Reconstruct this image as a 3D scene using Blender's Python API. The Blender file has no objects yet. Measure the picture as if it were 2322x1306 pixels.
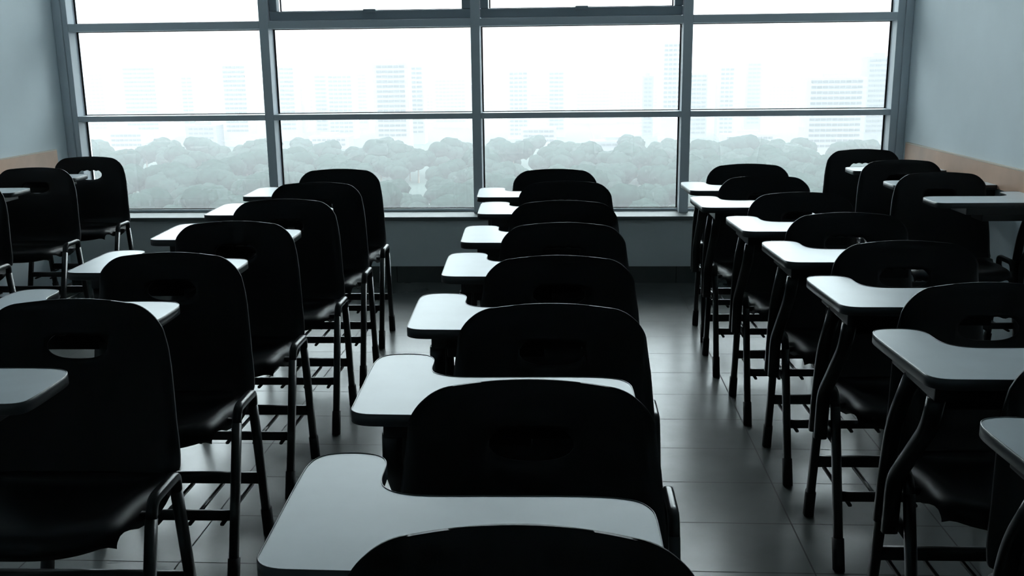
import bpy, bmesh, math, random
from mathutils import Vector, Matrix
C = bpy.context.scene.collection
SC = bpy.context.scene
PI = math.pi

# ------------------------------------------------------------------ camera
F, PITCH, YAW, ROLL, EYE = 2226.665, 0.226467, 0.0599544, -0.0120842, 1.39251
cd = bpy.data.cameras.new('camera'); cam = bpy.data.objects.new('camera', cd); C.objects.link(cam)
cp, sp, cy, sy = math.cos(PITCH), math.sin(PITCH), math.cos(YAW), math.sin(YAW)
fw = Vector((-sy*cp, cy*cp, -sp)); rt = Vector((cy, sy, 0)); up = rt.cross(fw)
r2 = math.cos(ROLL)*rt + math.sin(ROLL)*up; u2 = -math.sin(ROLL)*rt + math.cos(ROLL)*up
cam.matrix_world = Matrix(((r2.x, u2.x, -fw.x, 0), (r2.y, u2.y, -fw.y, 0), (r2.z, u2.z, -fw.z, EYE), (0, 0, 0, 1)))
cd.sensor_width = 36; cd.lens = F/2322*36; cd.clip_start = .05; cd.clip_end = 3000
SC.camera = cam

# ------------------------------------------------------------------ sky and exposure
SKY = 1.0
w = bpy.data.worlds.new('overcast_sky'); SC.world = w; w.use_nodes = True
nt = w.node_tree; nt.nodes.clear()
out = nt.nodes.new('ShaderNodeOutputWorld'); bg = nt.nodes.new('ShaderNodeBackground')
tc = nt.nodes.new('ShaderNodeTexCoord'); sx = nt.nodes.new('ShaderNodeSeparateXYZ'); rp = nt.nodes.new('ShaderNodeValToRGB')
nt.links.new(tc.outputs['Generated'], sx.inputs[0]); nt.links.new(sx.outputs['Z'], rp.inputs[0])
ramp = rp.color_ramp; ramp.elements[0].position = 0.0; ramp.elements[1].position = .62
ramp.elements[0].color = (.096, .101, .104, 1); ramp.elements[1].color = (.90, .97, 1.0, 1)
e_ = ramp.elements.new(.075); e_.color = (.105, .110, .113, 1); e_ = ramp.elements.new(.24); e_.color = (.40, .45, .47, 1)
nt.links.new(rp.outputs[0], bg.inputs[0]); bg.inputs[1].default_value = SKY*12.0
nt.links.new(bg.outputs[0], out.inputs[0])
vs = SC.view_settings
vs.view_transform = 'Standard'; vs.look = 'None'; vs.gamma = 1; vs.use_curve_mapping = False
vs.exposure = 0.3
SC.cycles.max_bounces = 10; SC.cycles.diffuse_bounces = 8; SC.cycles.volume_bounces = 2
SC.cycles.caustics_reflective = True; SC.cycles.caustics_refractive = False
HAZE = .0031

# ------------------------------------------------------------------ materials
def mat(name, col, rough=.5, spec=.5, metal=0, noise=None, bump=None, coat=0):
    m = bpy.data.materials.new(name); m.use_nodes = True
    n = m.node_tree; b = n.nodes['Principled BSDF']
    b.inputs['Base Color'].default_value = (*col, 1); b.inputs['Roughness'].default_value = rough
    b.inputs['Specular IOR Level'].default_value = spec; b.inputs['Metallic'].default_value = metal
    b.inputs['Coat Weight'].default_value = coat
    if noise or bump:
        t = n.nodes.new('ShaderNodeTexCoord'); tx = n.nodes.new('ShaderNodeTexNoise')
        tx.inputs['Scale'].default_value = (noise or bump)[0]; tx.inputs['Detail'].default_value = 4
        n.links.new(t.outputs['Object'], tx.inputs['Vector'])
    if noise:
        r = n.nodes.new('ShaderNodeValToRGB'); k = noise[1]
        r.color_ramp.elements[0].position = .3; r.color_ramp.elements[1].position = .7
        r.color_ramp.elements[0].color = (*[c*(1-k) for c in col], 1); r.color_ramp.elements[1].color = (*[min(1, c*(1+k)) for c in col], 1)
        n.links.new(tx.outputs['Fac'], r.inputs[0]); n.links.new(r.outputs[0], b.inputs['Base Color'])
    if bump:
        bp = n.nodes.new('ShaderNodeBump'); bp.inputs['Strength'].default_value = bump[1]; bp.inputs['Distance'].default_value = .002
        n.links.new(tx.outputs['Fac'], bp.inputs['Height']); n.links.new(bp.outputs[0], b.inputs['Normal'])
    return m

M = {}
M['shell'] = mat('black_plastic', (.004, .004, .005), .45, .22, bump=(900, .12))
M['tube'] = mat('black_painted_steel', (.006, .006, .007), .28, .38)
M['rubber'] = mat('black_rubber', (.008, .008, .009), .7, .3)
M['laminate'] = mat('pale_grey_laminate', (.48, .52, .55), .36, .42, noise=(9, .05))
M['edge'] = mat('dark_grey_edge_strip', (.035, .037, .04), .3, .45)
M['wall'] = mat('pale_wall_paint', (.72, .80, .84), .6, .3, noise=(3, .03), bump=(120, .1))
M['knee'] = mat('grey_wall_paint', (.76, .80, .80), .6, .3, noise=(4, .04))
M['ceiling'] = mat('ceiling_paint', (.82, .84, .85), .8, .2)
M['frame'] = mat('grey_aluminium', (.70, .75, .80), .45, .4)
M['gasket'] = mat('black_gasket', (.012, .012, .013), .6, .3)
M['sill'] = mat('pale_stone_sill', (.15, .17, .17), .55, .3)
M['rail'] = mat('tan_board', (.66, .42, .30), .45, .4, noise=(6, .08))
M['rail_top'] = mat('pale_board_edge', (.62, .52, .42), .4, .4)
M['sash'] = mat('grey_sash_aluminium', (.36, .41, .45), .45, .4)

def floor_mat():
    m = bpy.data.materials.new('grey_floor_tiles'); m.use_nodes = True; n = m.node_tree; L = n.links
    b = n.nodes['Principled BSDF']
    t = n.nodes.new('ShaderNodeTexCoord'); s = n.nodes.new('ShaderNodeSeparateXYZ'); L.new(t.outputs['Object'], s.inputs[0])
    def mth(op, a, v=None):
        q = n.nodes.new('ShaderNodeMath'); q.operation = op
        for i, x in enumerate((a, v)):
            if x is None: continue
            if isinstance(x, (int, float)): q.inputs[i].default_value = x
            else: L.new(x, q.inputs[i])
        return q.outputs[0]
    def line(o, off, size, wd):
        a = mth('FRACT', mth('DIVIDE', mth('ADD', o, 50*size-off), size))
        return mth('LESS_THAN', mth('ABSOLUTE', mth('SUBTRACT', a, .5)), .5-wd/size/2)   # 1 inside the tile
    ix = line(s.outputs['X'], .681, .45, .0045); iy = line(s.outputs['Y'], 5.218, .30, .0045)
    tile = mth('MULTIPLY', ix, iy)
    nz = n.nodes.new('ShaderNodeTexNoise'); nz.inputs['Scale'].default_value = 5; nz.inputs['Detail'].default_value = 5
    L.new(t.outputs['Object'], nz.inputs['Vector'])
    r = n.nodes.new('ShaderNodeValToRGB'); r.color_ramp.elements[0].position = .3; r.color_ramp.elements[1].position = .7
    r.color_ramp.elements[0].color = (.078, .084, .081, 1); r.color_ramp.elements[1].color = (.10, .107, .103, 1)
    L.new(nz.outputs['Fac'], r.inputs[0])
    mx = n.nodes.new('ShaderNodeMix'); mx.data_type = 'RGBA'; L.new(tile, mx.inputs[0]); mx.inputs[6].default_value = (.012, .012, .012, 1); L.new(r.outputs[0], mx.inputs[7])
    L.new(mx.outputs[2], b.inputs['Base Color'])
    ro = mth('ADD', 0.0, .255)
    r2_ = mth('ADD', ro, mth('MULTIPLY', mth('SUBTRACT', 1, tile), .4))
    L.new(r2_, b.inputs['Roughness']); b.inputs['Specular IOR Level'].default_value = .20
    bp = n.nodes.new('ShaderNodeBump'); bp.inputs['Distance'].default_value = .002; bp.inputs['Strength'].default_value = .6
    L.new(tile, bp.inputs['Height']); L.new(bp.outputs[0], b.inputs['Normal'])
    return m
M['floor'] = floor_mat()

def glass_mat():
    m = bpy.data.materials.new('clear_window_glass'); m.use_nodes = True; n = m.node_tree; n.nodes.clear()
    o = n.nodes.new('ShaderNodeOutputMaterial'); t = n.nodes.new('ShaderNodeBsdfTransparent'); g = n.nodes.new('ShaderNodeBsdfGlossy')
    t.inputs[0].default_value = (.95, .985, .985, 1); g.inputs['Roughness'].default_value = .02
    fr = n.nodes.new('ShaderNodeFresnel'); fr.inputs[0].default_value = 1.45; mx = n.nodes.new('ShaderNodeMixShader')
    n.links.new(fr.outputs[0], mx.inputs[0]); n.links.new(t.outputs[0], mx.inputs[1]); n.links.new(g.outputs[0], mx.inputs[2]); n.links.new(mx.outputs[0], o.inputs[0])
    return m
M['glass'] = glass_mat()

# ------------------------------------------------------------------ mesh helpers
def box(bm, x0, x1, y0, y1, z0, z1, bev=0):
    vs_ = [bm.verts.new(p) for p in ((x0,y0,z0),(x1,y0,z0),(x1,y1,z0),(x0,y1,z0),(x0,y0,z1),(x1,y0,z1),(x1,y1,z1),(x0,y1,z1))]
    fs = [bm.faces.new([vs_[i] for i in f]) for f in ((0,3,2,1),(4,5,6,7),(0,1,5,4),(1,2,6,5),(2,3,7,6),(3,0,4,7))]
    if bev:
        es = {e for f in fs for e in f.edges}
        bmesh.ops.bevel(bm, geom=list(es), offset=bev, segments=2, affect='EDGES', profile=.7)
    return bm
def B(*a, **k): return box(bmesh.new(), *a, **k)
def obj(name, bm, m, parent=None, smooth=False):
    bmesh.ops.recalc_face_normals(bm, faces=bm.faces)
    me = bpy.data.meshes.new(name); bm.to_mesh(me); bm.free(); me.materials.append(m)
    if smooth: me.polygons.foreach_set('use_smooth', [True]*len(me.polygons))
    o = bpy.data.objects.new(name, me); C.objects.link(o)
    if parent: o.parent = parent
    return o
def empty(name, loc=(0,0,0), rz=0):
    o = bpy.data.objects.new(name, None); C.objects.link(o); o.location = loc; o.rotation_euler = (0,0,rz); o.empty_display_size = .1
    return o
def tag(o, label, cat, group=None, kind=None):
    o['label'] = label; o['category'] = cat
    if group: o['group'] = group
    if kind: o['kind'] = kind
    return o
def struct(o, label=None):
    o['kind'] = 'structure'
    if label: o['label'] = label
    return o
def sweep(pts, a, b, rad=None, seg=2, ref=(1,0,0)):
    """rounded rectangular bar: width a along ref, b across it, following pts; corners of the path filleted by rad"""
    P = [Vector(p) for p in pts]
    if rad:
        Q = [P[0]]
        for i in range(1, len(P)-1):
            d0 = (P[i-1]-P[i]); d1 = (P[i+1]-P[i]); r = min(rad, d0.length*.48, d1.length*.48)
            s, e = P[i]+d0.normalized()*r, P[i]+d1.normalized()*r
            for k in range(7):
                t = k/6; Q.append((1-t)**2*s + 2*t*(1-t)*P[i] + t*t*e)
        Q.append(P[-1]); P = Q
    bm = bmesh.new(); rings = []; R = Vector(ref)
    c = min(a, b)*.32; sec = []
    for sx_, sz in ((1,1),(-1,1),(-1,-1),(1,-1)):
        cx, cz = sx_*(a/2-c), sz*(b/2-c); a0 = {(1,1):0,(-1,1):90,(-1,-1):180,(1,-1):270}[(sx_,sz)]
        for k in range(3):
            g = math.radians(a0+45*k); sec.append((cx+c*math.cos(g), cz+c*math.sin(g)))
    for i, p in enumerate(P):
        t = (P[min(i+1, len(P)-1)]-P[max(i-1, 0)]).normalized()
        x = (R - t*R.dot(t)).normalized(); y = t.cross(x)
        rings.append([bm.verts.new(p+x*u+y*v) for u, v in sec])
    for r0, r1 in zip(rings, rings[1:]):
        for k in range(len(sec)): bm.faces.new((r0[k], r0[(k+1)%len(sec)], r1[(k+1)%len(sec)], r1[k]))
    bm.faces.new(rings[0]); bm.faces.new(list(reversed(rings[-1])))
    return bm
def grid_shell(fn, nu, rows, thick, holes=(), push=None):
    bm = bmesh.new(); V = [[bm.verts.new(fn(j, i)) for i in range(nu+1)] for j in range(rows)]
    for j in range(rows-1):
        for i in range(nu):
            if (j, i) in holes: continue
            bm.faces.new((V[j][i], V[j][i+1], V[j+1][i+1], V[j+1][i]))
    if push:                       # a second skin behind the first, joined along every open edge
        fs = bm.faces[:]; edge = [e for e in bm.edges if len(e.link_faces) == 1]
        twin = {v: bm.verts.new(v.co+Vector(push)) for v in list(bm.verts)}
        for f in fs: bm.faces.new([twin[v] for v in reversed(f.verts)])
        for e in edge:
            a, b = e.verts; bm.faces.new((a, b, twin[b], twin[a]))
        for v in [v for v in bm.verts if not v.link_faces]: bm.verts.remove(v)
        return bm
    bmesh.ops.recalc_face_normals(bm, faces=bm.faces); bm.normal_update()
    bmesh.ops.solidify(bm, geom=bm.faces[:]+bm.edges[:]+bm.verts[:], thickness=thick)
    return bm

# ------------------------------------------------------------------ room
WL, WR, WY, BACK, CEIL = -3.30, 2.09, 6.335, -2.4, 3.20
struct(obj('floor', B(WL-.15, WR+.15, BACK-.15, WY+.1, -.12, 0), M['floor']))
struct(obj('ceiling', B(WL-.15, WR+.15, BACK-.15, WY+.2, CEIL, CEIL+.15), M['ceiling']))
struct(obj('wall_left', B(WL-.15, WL, BACK-.15, WY+.2, 0, CEIL), M['wall']))
struct(obj('wall_right', B(WR, WR+.15, BACK-.15, WY+.2, 0, CEIL), M['wall']))
struct(obj('wall_back', B(WL, WR, BACK-.15, BACK, 0, CEIL), M['wall']))
struct(obj('wall_front', B(WL, WR, 6.205, WY+.16, 0, .405), M['knee']))
struct(obj('baseboard_front', B(WL, WR, 6.19, 6.204, 0, .105), M['floor']))
struct(obj('trim_1', B(WL, WR, 6.185, WY+.15, .405, .430, bev=.004), M['sill']))
def rail(name, x0, x1, ya, yb, inner):
    r = struct(obj(name, B(x0, x1, ya, yb, .762, .872), M['rail']))
    obj('rail_edge', B(x0, x1+.0, ya, yb, .8725, .880, bev=.001), M['rail_top'], r)
rail('trim_2', WL+.001, WL+.016, BACK+.01, 6.16, 1)
rail('trim_3', WR-.016, WR-.001, BACK+.01, 6.25, -1)

# the curtain wall window: jambs, mullions, transoms, sashes, panes
win = struct(empty('window_1', ((WL+WR)/2, WY, .43)))
def wpart(name, b, m, par=win):
    x0, x1, y0, y1, z0, z1, bev = b
    o = obj(name, B(x0-win.location.x, x1-win.location.x, y0-WY, y1-WY, z0-.43, z1-.43, bev=bev), m)
    o.parent = win
    if par is not win:
        o.parent = par
    return o
GY = WY+.118                      # plane of the glass
wpart('jamb', (WL+.001, WL+.052, WY-.012, GY+.03, .431, CEIL-.001, .003), M['frame'])
wpart('jamb', (WL+.053, WL+.088, WY, GY+.03, .431, CEIL-.001, .003), M['frame'])
wpart('jamb', (WR-.047, WR-.001, WY-.012, GY+.03, .431, CEIL-.001, .003), M['frame'])
wpart('jamb', (WR-.092, WR-.048, WY, GY+.03, .431, CEIL-.001, .003), M['frame'])
MX = [(-1.967, -1.909), (-.622, -.565), (.703, .762)]
for a, b in MX: wpart('mullion', (a, b, WY, GY+.03, .431, CEIL-.001, .003), M['frame'])
cells = [(WL+.089, MX[0][0]-.001), (MX[0][1]+.001, MX[1][0]-.001), (MX[1][1]+.001, MX[2][0]-.001), (MX[2][1]+.001, WR-.093)]
TZ = [(1.041, 1.076), (1.614, 1.660)]
for ci, (a, b) in enumerate(cells):
    for z0, z1 in TZ: wpart('transom', (a, b, WY, GY+.03, z0, z1, .002), M['frame'])
    wpart('transom', (a, b, GY-.03, GY+.03, .431, .447, .002), M['frame'])
    wpart('transom', (a, b, WY, GY+.03, 3.12, CEIL-.001, .002), M['frame'])
    rows_ = [(.448, TZ[0][0]-.001), (TZ[0][1]+.001, TZ[1][0]-.001), (TZ[1][1]+.001, 3.119)]
    for ri, (z0, z1) in enumerate(rows_):
        g = .009; aa, bb, zz0, zz1 = a, b, z0, z1
        if ri == 2 and ci in (1, 2):      # top-hung opening sash
            s = wpart('sash', (a+.002, b-.002, WY+.035, WY+.095, z0+.002, z0+.058, .006), M['sash'])
            for q in ((a+.002, a+.052, WY+.035, WY+.095, z0+.059, z1-.05, .006), (b-.052, b-.002, WY+.035, WY+.095, z0+.059, z1-.05, .006), (a+.002, b-.002, WY+.035, WY+.095, z1-.049, z1-.002, .006)):
                wpart('stile', q, M['sash'], s)
            mx_ = (a+b)/2
            wpart('latch', (mx_-.035, mx_+.045, WY+.012, WY+.034, z0+.04, z0+.066, .006), M['sash'], s)
            aa, bb, zz0, zz1 = a+.053, b-.053, z0+.059, z1-.05
        # gasket ring
        y0, y1 = GY-.012, GY-.004
        bm = bmesh.new()
        box(bm, aa, aa+g, y0, y1, zz0, zz1); box(bm, bb-g, bb, y0, y1, zz0, zz1)
        box(bm, aa+g, bb-g, y0, y1, zz0, zz0+g*.6); box(bm, aa+g, bb-g, y0, y1, zz1-g*.6, zz1)
        bmesh.ops.translate(bm, verts=bm.verts, vec=(-win.location.x, -WY, -.43))
        pn = wpart('pane', (aa, bb, GY, GY+.008, zz0, zz1, 0), M['glass'])
        gk = obj('gasket', bm, M['gasket'], pn)

# ------------------------------------------------------------------ chair
def hw(z):      # half width of the back at height z
    t = [(.43,.232),(.46,.243),(.52,.240),(.6,.234),(.7,.225),(.79,.212),(.83,.203),(.86,.200)]
    for (a, x), (b, y) in zip(t, t[1:]):
        if a <= z <= b: return x+(y-x)*(z-a)/(b-a)
    return t[0][1] if z < t[0][0] else t[-1][1]
BP = [(-.094,.455),(-.078,.478),(-.066,.51),(-.052,.57),(-.033,.66),(-.014,.76),(0,.856)]
def by(z):
    for (y0, a), (y1, b) in zip(BP, BP[1:]):
        if z <= b: return y0+(y1-y0)*(z-a)/(b-a)
    return 0
def backrest():
    zs = [.455,.462,.472,.485,.50,.53,.57,.61,.65,.68,.70,.7135,.725,.737,.749,.7605,.7705,.777]+[.783+.072*math.sin(math.radians(6*k)) for k in range(16)]
    nu = 64; R = .072; top = .855
    jb, jt = zs.index(.7135), zs.index(.7705)
    xs = []
    hc = .075                      # half length of the handle hole
    def X(z, i):
        h = hw(z)
        u = -1+2*i/nu
        x = u*h
        return x
    ih = [i for i in range(nu+1) if abs(-1+2*i/nu) <= .351]      # columns across the hole
    holes = {(j, i) for j in range(jb, jt) for i in ih[:-1]}
    def fn(j, i):
        z = zs[j]; h = hw(z); u = -1+2*i/nu
        x = u*h
        if i in ih and abs(j-(jb+jt)/2) < 5: x = u/.35*hc
        # rounded top corners
        hx = hw(z)
        if z > top-R:
            hx = hw(z)-R+math.sqrt(max(0, R*R-(z-(top-R))**2))
            if i in ih: pass
            x = u*hx if not (i in ih and abs(j-(jb+jt)/2) < 5) else x
        if z > .78: z -= .006*abs(u)**2*(z-.78)/.075
        # the hole edge
        if i in ih:
            k = u/.35; e = math.sqrt(max(0, 1-abs(k)**2.6))
            zm = .7455; lo = zm-.030*e; hi = zm+.022*min(1, e*1.25)+.006*e*abs(math.sin(2*PI*(k+1)))
            if jb <= j <= jt:
                t = (j-jb)/(jt-jb); z = lo+(hi-lo)*t
            elif j == jb-1: z = (zs[j]*2+lo-.0135)/3
            elif j == jt+1: z = (zs[j]*2+hi+.0115)/3
        y = by(min(z, .855))
        y += -.016*u*u                                   # dished towards the sitter
        a = max(0, (abs(u)-.86)/.14)
        y += .016*a*a*(1 + max(0, (.56-z)/.1))*max(0, min(1, (.80-z)/.06))           # rolled side flange
        b_ = max(0, (z-.83)/.025); y += .008*min(1, b_)**2
        return (x, y, z)
    bm = grid_shell(fn, nu, len(zs), -.006, holes, push=(0, .007, -.0008))
    return bm
SP = [(-.416,.405),(-.422,.418),(-.424,.430),(-.418,.442),(-.405,.449),(-.38,.452),(-.33,.449),(-.28,.445),(-.22,.441),(-.17,.440),(-.13,.443),(-.108,.449),(-.0945,.4545)]
def seat():
    nu = 32
    hws = [.208,.211,.213,.215,.219,.225,.226,.230,.233,.235,.238,.239,.241]
    def fn(j, i):
        y, z = SP[j]; u = -1+2*i/nu; x = u*hws[j]
        fr = max(0, min(1, (-y-.13)/.27))
        if j < 3: z += (.014, .009, .004)[j]*abs(u)**4
        y += .062*abs(u)**3*fr
        a = max(0, (abs(u)-.72)/.28)
        rg = 1 if y > -.25 else max(0, 1-(-.25-y)/.08)
        g = min(1, max(0, (y+.40)/.12))
        z += (.012*rg*math.sin(min(1, a/.5)*PI/2)*(1-max(0,(a-.5)/.5)) - .042*g*max(0, (a-.5)/.5)**1.6)*(1 if j < 9 else (13-j)/5)
        if j < 12: z -= .010*(1-u*u)*(1-fr)
        return (x, y, z)
    return grid_shell(fn, nu, len(SP), -.006)
TABLET = [(-.321,-.47),(-.320,-.500),(-.300,-.519),(-.260,-.522),(.150,-.522),(.186,-.516),(.196,-.495),(.196,-.37),(.191,-.335),(.172,-.310),(.12,-.299),(0,-.301),(-.13,-.306),(-.172,-.299),(-.199,-.279),(-.209,-.25),(-.2095,-.215),(-.211,-.185),(-.222,-.162),(-.246,-.150),(-.286,-.148),(-.318,-.159),(-.331,-.185),(-.333,-.23)]
def chaikin(p, n=2):
    for _ in range(n):
        q = []
        for i in range(len(p)):
            a, b = p[i], p[(i+1)%len(p)]
            q += [(a[0]*.75+b[0]*.25, a[1]*.75+b[1]*.25), (a[0]*.25+b[0]*.75, a[1]*.25+b[1]*.75)]
        p = q
    return p
TZT = .78
def tablet_slab():
    bm = bmesh.new(); p = chaikin(TABLET)
    vs_ = [bm.verts.new((x, y, TZT-.020)) for x, y in p]; f = bm.faces.new(vs_)
    r = bmesh.ops.extrude_face_region(bm, geom=[f]); nv = [v for v in r['geom'] if isinstance(v, bmesh.types.BMVert)]
    bmesh.ops.translate(bm, verts=nv, vec=(0, 0, .020))
    return bm
def tablet_band():
    bm = bmesh.new(); p = chaikin(TABLET); n = len(p); off = []
    for i in range(n):
        a, b = Vector(p[i-1]), Vector(p[(i+1)%n]); t = (b-a).normalized(); off.append(Vector(p[i])+Vector((t.y, -t.x))*.0022)
    prof = [(0, -.0225), (1, -.0215), (1, .0), (.35, .0012), (0, .0008)]
    rings = []
    for i in range(n):
        base = Vector(p[i]); o = off[i]
        rings.append([bm.verts.new((*(base.lerp(o, k) if k else base), TZT+h)) for k, h in prof])
    for i in range(n):
        r0, r1 = rings[i], rings[(i+1)%n]
        for k in range(len(prof)-1): bm.faces.new((r0[k], r0[k+1], r1[k+1], r1[k]))
    return bm
def mirror(bm, on):
    if on:
        bmesh.ops.scale(bm, vec=(-1, 1, 1), verts=bm.verts)
    return bm
def make_chair(mir=False):
    """origin on the floor under the top of the back, sitter facing -Y"""
    root = empty('tablet_armchair'); mm = lambda b: mirror(b, mir)
    o_back = obj('backrest', backrest(), M['shell'], root, True)
    obj('seat', seat(), M['shell'], root, True)
    for s in (-1, 1):
        x = s*.257; xf = s*.259
        l = obj('leg', sweep([(xf,-.425,.0),(x,-.285,.432)], .024, .030), M['tube'], root, True)
        obj('foot_cap', sweep([(xf,-.4255,.0),(xf,-.3975,.085)], .030, .036), M['rubber'], l, True)
        l = obj('leg', sweep([(xf,-.080,.0),(x,-.138,.432)], .024, .030), M['tube'], root, True)
        obj('foot_cap', sweep([(xf,-.0797,.0),(xf,-.0913,.085)], .030, .036), M['rubber'], l, True)
        obj('side_rail', sweep([(x,-.288,.422),(x,-.271,.469),(x,-.132,.469),(x,-.1365,.422)], .024, .024, rad=.026), M['tube'], root, True)
    for y in (-.255, -.165):
        obj('seat_rail', sweep([(-.243,y,.425),(.243,y,.425)], .022, .018, ref=(0,1,0)), M['tube'], root, True)
    fb = obj('crossbar', sweep([(-.247,-.362,.194),(.247,-.362,.194)], .014, .030, ref=(0,1,0)), M['tube'], root, True)
    rb = obj('crossbar', sweep([(-.247,-.106,.191),(.247,-.106,.191)], .020, .036, ref=(0,1,0)), M['tube'], root, True)
    for x in (-.225,-.135,-.045,.045,.135,.225):
        obj('basket_wire', sweep([(x,-.375,.173),(x,-.098,.168)], .011, .009), M['tube'], root, True)
    t = obj('tablet', mm(tablet_slab()), M['laminate'], root)
    obj('edge_band', mm(tablet_band()), M['edge'], t, True)
    br = obj('tablet_bracket', mm(box(B(-.300,-.2165,-.490,-.235,.724,.757, bev=.003), -.216,.06,-.490,-.318,.724,.757, bev=.003)), M['tube'], root)
    obj('gusset', mm(B(-.268,-.03,-.44,-.325,.688,.723, bev=.004)), M['tube'], br)
    # arm support: two tubes that rise from the side frame and fan out under the tablet
    xs_ = -.292
    fr = obj('tablet_support', mm(sweep([(xs_,-.278,.335),(xs_,-.285,.47),(xs_,-.455,.655),(xs_+.004,-.468,.724)], .036, .024, rad=.035)), M['tube'], root, True)
    rr = obj('tablet_support', mm(sweep([(xs_,-.218,.335),(xs_,-.232,.475),(xs_,-.258,.60),(xs_+.004,-.330,.724)], .036, .024, rad=.05)), M['tube'], root, True)
    obj('support_plate', mm(B(-.297,-.2715,-.263,-.232,.338,.47, bev=.003)), M['tube'], root)
    obj('side_stretcher', mm(sweep([(-.257,-.318,.335),(-.257,-.125,.335)], .014, .028)), M['tube'], root, True)
    return root
def copy_tree(o, parent=None):
    c = o.copy(); C.objects.link(c); c.parent = parent
    for ch in list(o.children): copy_tree(ch, c)
    return c
right_hand = make_chair(); left_hand = make_chair(True); used = set()
def place(x, y, rz, label, group, mir=False, shift=-.035):
    p = left_hand if mir else right_hand
    o = p if mir not in used else copy_tree(p)
    used.add(mir)
    o.location = (x, y, 0); o.rotation_euler = (0, 0, rz)
    for ch in o.children:
        if ch.name.split('.')[0] == 'tablet': ch.location.x = shift*(0 if mir else 1)
    tag(o, label, 'chair', group)
ORD = ['nearest the window', 'second from the window', 'third from the window', 'fourth from the window', 'fifth from the window', 'sixth from the window', 'seventh from the window', 'eighth from the window']
G = 'black tablet armchairs in rows facing away from the window'
COLS = [
 ('in the column along the left wall', [(-2.945,5.90,.02),(-2.94,5.265,.02),(-2.95,4.60,.02),(-2.95,3.95,0)], False, {}),
 ('in the second column from the left', [(-1.205,5.10,.02),(-1.18,4.52,.02),(-1.165,3.94,.02),(-1.18,3.37,.01),(-1.175,2.785,.015),(-1.17,2.20,.02)], False, {}),
 ('in the middle column', [(-.075,5.04,0),(-.02,4.52,-.01),(-.024,3.87,0),(-.022,3.32,0),(-.03,2.735,0),(-.04,2.165,0),(-.066,1.615,0),(-.056,1.065,0)], False, {7: 'cut off by the bottom edge of the picture'}),
 ('in the column right of the aisle', [(.935,5.24,0),(.915,4.69,.01),(.950,4.09,.01),(.985,3.53,.01),(1.005,2.965,.01),(1.02,2.39,.01),(1.03,1.81,.01)], False, {}),
 ('in the column along the right wall', [(1.762,6.06,.01),(1.775,5.405,.01),(1.765,4.80,.01)], True, {}),
]
SHIFT = {('right of t', 2): 0, ('right of t', 3): 0, ('right of t', 4): 0, ('right of t', 5): 0, ('right of t', 6): 0, ('in the sec', 5): -.055, ('in the mid', 7): 0, ('in the mid', 6): -.01, 'left wall': -.055, ' the left': -.045}
for where, L, mir, special in COLS:
    for k, (x, y, rz) in enumerate(L):
        tail = special.get(k, ORD[k])
        place(x, y, rz, 'black tablet chair %s, %s' % (where, tail), G, mir, SHIFT.get((where[14:24] if 'aisle' in where else where[:10], k), SHIFT.get(where[-9:], -.035)))

# ------------------------------------------------------------------ city in the haze
GZ = -60
M['conc'] = mat('pale_render', (.10, .10, .11), .8, .2)
M['conc2'] = mat('grey_render', (.065, .065, .075), .8, .2)
M['pane_far'] = mat('dark_window_band', (.02, .022, .025), .5, .2)
M['leaf'] = mat('tree_foliage', (.010, .016, .014), 1.0, .0, noise=(.6, .3))
M['bark'] = mat('tree_bark', (.10, .08, .06), .9, .1)
M['grass'] = mat('park_ground', (.014, .022, .019), .95, .1, noise=(.02, .3))
struct(obj('ground', B(-1500, 1500, 40, 2400, GZ-2, GZ), M['grass']))
BL = [(-437,900,19,-4.0), (-351,800,31,1.4), (-331,850,11,-7.0), (-394,1000,24,-18.8), (-255,750,21,2.2), (-229,800,14,0.3), (-254,900,24,-15.8), (-212,850,16,-7.0), (-190,820,23,-6.9), (-199,950,11,-7.2), (-126,700,25,1.5), (-117,760,11,-0.4), (-114,950,34,-13.5), (-41,800,18,-5.5), (-11,820,14,-6.1), (25,1000,44,-25.3), (66,1050,31,-28.4), (76,750,17,14.2), (62,800,9,-10.9), (102,800,14,-8.9), (121,780,13,-3.9), (154,850,14,-1.0), (210,1000,36,-23.8), (170,650,38,-10.9), (212,700,18,1.9), (-330,720,30,-46.4), (-23,730,26,-46.3), (33,690,37,-53.2), (-177,720,30,-50.8), (129,720,38,-51.5), (-280,740,24,-43.2)]
SEEN = ['beyond the leftmost window column', 'beyond the second window column', 'beyond the third window column', 'beyond the rightmost window column']
rnd = random.Random(4)
for k, zt in enumerate((-22,-27,-24,-31,-26,-23,-29,-25,-30,-24,-28,-33,-25,-29)): BL.append((-500+k*57+rnd.uniform(-10,10), 1040+rnd.uniform(-30,60), rnd.uniform(30,50), zt))
def where_of(x, y):
    t = x/y*6.335
    return 0 if t < -1.94 else 1 if t < -.6 else 2 if t < .73 else 3
order = sorted(range(len(BL)), key=lambda i: BL[i][0]/BL[i][1])
cnt = {}
WORD = ['leftmost', 'second from left', 'third from left', 'fourth from left', 'fifth from left', 'sixth from left', 'seventh from left', 'eighth from left', 'ninth from left', 'tenth from left', 'eleventh from left', 'twelfth from left', 'thirteenth from left', 'fourteenth from left', 'fifteenth from left']
lab = {}
for i in order:
    low = BL[i][3] < -40; c = (where_of(*BL[i][:2]), low); k = cnt.get(c, 0); cnt[c] = k+1
    lab[i] = ('low pale block' if low else 'hazy tower block') + ' ' + SEEN[c[0]] + ', ' + WORD[k] + (' of the low ones' if low else ' of the towers')
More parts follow.
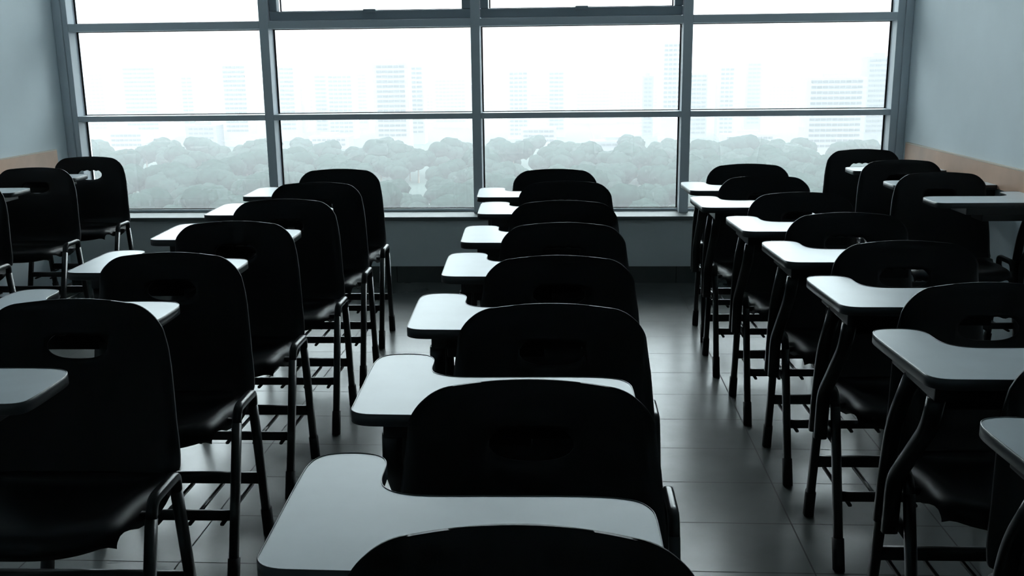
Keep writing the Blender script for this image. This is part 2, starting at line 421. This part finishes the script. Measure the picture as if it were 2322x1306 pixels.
for i, (x, y, wd, zt) in enumerate(BL):
    r = empty('building', (x, y, GZ)); h = zt-GZ; dp = 16
    m = M['conc'] if i % 3 else M['conc2']
    obj('facade', B(-wd/2, wd/2, 0, dp, 0, h), m, r)
    obj('roof_block', B(-wd*.22, wd*.18, 3, 11, h, h+2.6), m, r)
    nf = max(2, int(min(h-3, 52)/3.4))
    full = rnd.random() < .5; k0 = rnd.uniform(.06, .12)
    for f in range(nf):
        z1 = h-1.6-f*3.4
        if z1 < 4: break
        bm = bmesh.new(); n = max(2, int(wd/4.2)); cw = wd*(1-2*k0)/n
        for q in range(n):
            xa = -wd/2+wd*k0+q*cw
            box(bm, xa+.35, xa+cw-(.35 if not full else .1), -.35, -.02, z1-1.6, z1)
        obj('window_band', bm, M['pane_far'], r)
    tag(r, lab[i], 'building', 'hazy city blocks beyond the window')
def tree_proto():
    r = empty('tree', (0, 0, 0)); bm = bmesh.new(); rr = random.Random(9)
    for k in range(7):
        a = k*2.4; q = rr.uniform(2.5, 4.2); d = rr.uniform(1.5, 5)
        b2 = bmesh.new(); bmesh.ops.create_icosphere(b2, subdivisions=3, radius=q)
        for v in b2.verts: v.co *= 1+.16*math.sin(v.co.x*2.1+k)*math.sin(v.co.y*1.9)*math.sin(v.co.z*2.3+1)+rr.uniform(-.05, .05)
        bmesh.ops.translate(b2, verts=b2.verts, vec=(d*math.cos(a), d*math.sin(a), 9.5+rr.uniform(-1.6, 3)))
        me = bpy.data.meshes.new('t'); b2.to_mesh(me); b2.free(); bm.from_mesh(me); bpy.data.meshes.remove(me)
    obj('crown', bm, M['leaf'], r, True)
    b3 = bmesh.new(); bmesh.ops.create_cone(b3, cap_ends=True, segments=8, radius1=.5, radius2=.28, depth=8)
    bmesh.ops.translate(b3, verts=b3.verts, vec=(0, 0, 4)); obj('trunk', b3, M['bark'], r)
    return r
tp = tree_proto(); rnd = random.Random(21); first = True
for k in range(290):
    y = 325+(k/290)**1.0*275+rnd.uniform(-12, 12); x = y*rnd.uniform(-.56, .36)
    t = tp if first else copy_tree(tp); first = False
    s = rnd.uniform(.7, 1.25); t.location = (x, y, GZ); t.rotation_euler = (0, 0, rnd.uniform(0, 6)); t.scale = (s*1.2, s*1.2, s)
    tag(t, 'pale green tree in the hazy park far below the window', 'tree', 'trees of the hazy park below the window')
if HAZE:
    hm = bpy.data.materials.new('mist'); hm.use_nodes = True; n = hm.node_tree; n.nodes.clear()
    o = n.nodes.new('ShaderNodeOutputMaterial'); v = n.nodes.new('ShaderNodeVolumeScatter')
    v.inputs['Color'].default_value = (.0845, .0845, .0865, 1); v.inputs['Density'].default_value = HAZE
    n.links.new(v.outputs[0], o.inputs['Volume'])
    hz = obj('haze', B(-1200, 1200, 60, 1900, GZ+.05, 120), hm)
    tag(hz, 'white mist over the city and park beyond the window', 'haze', kind='stuff')
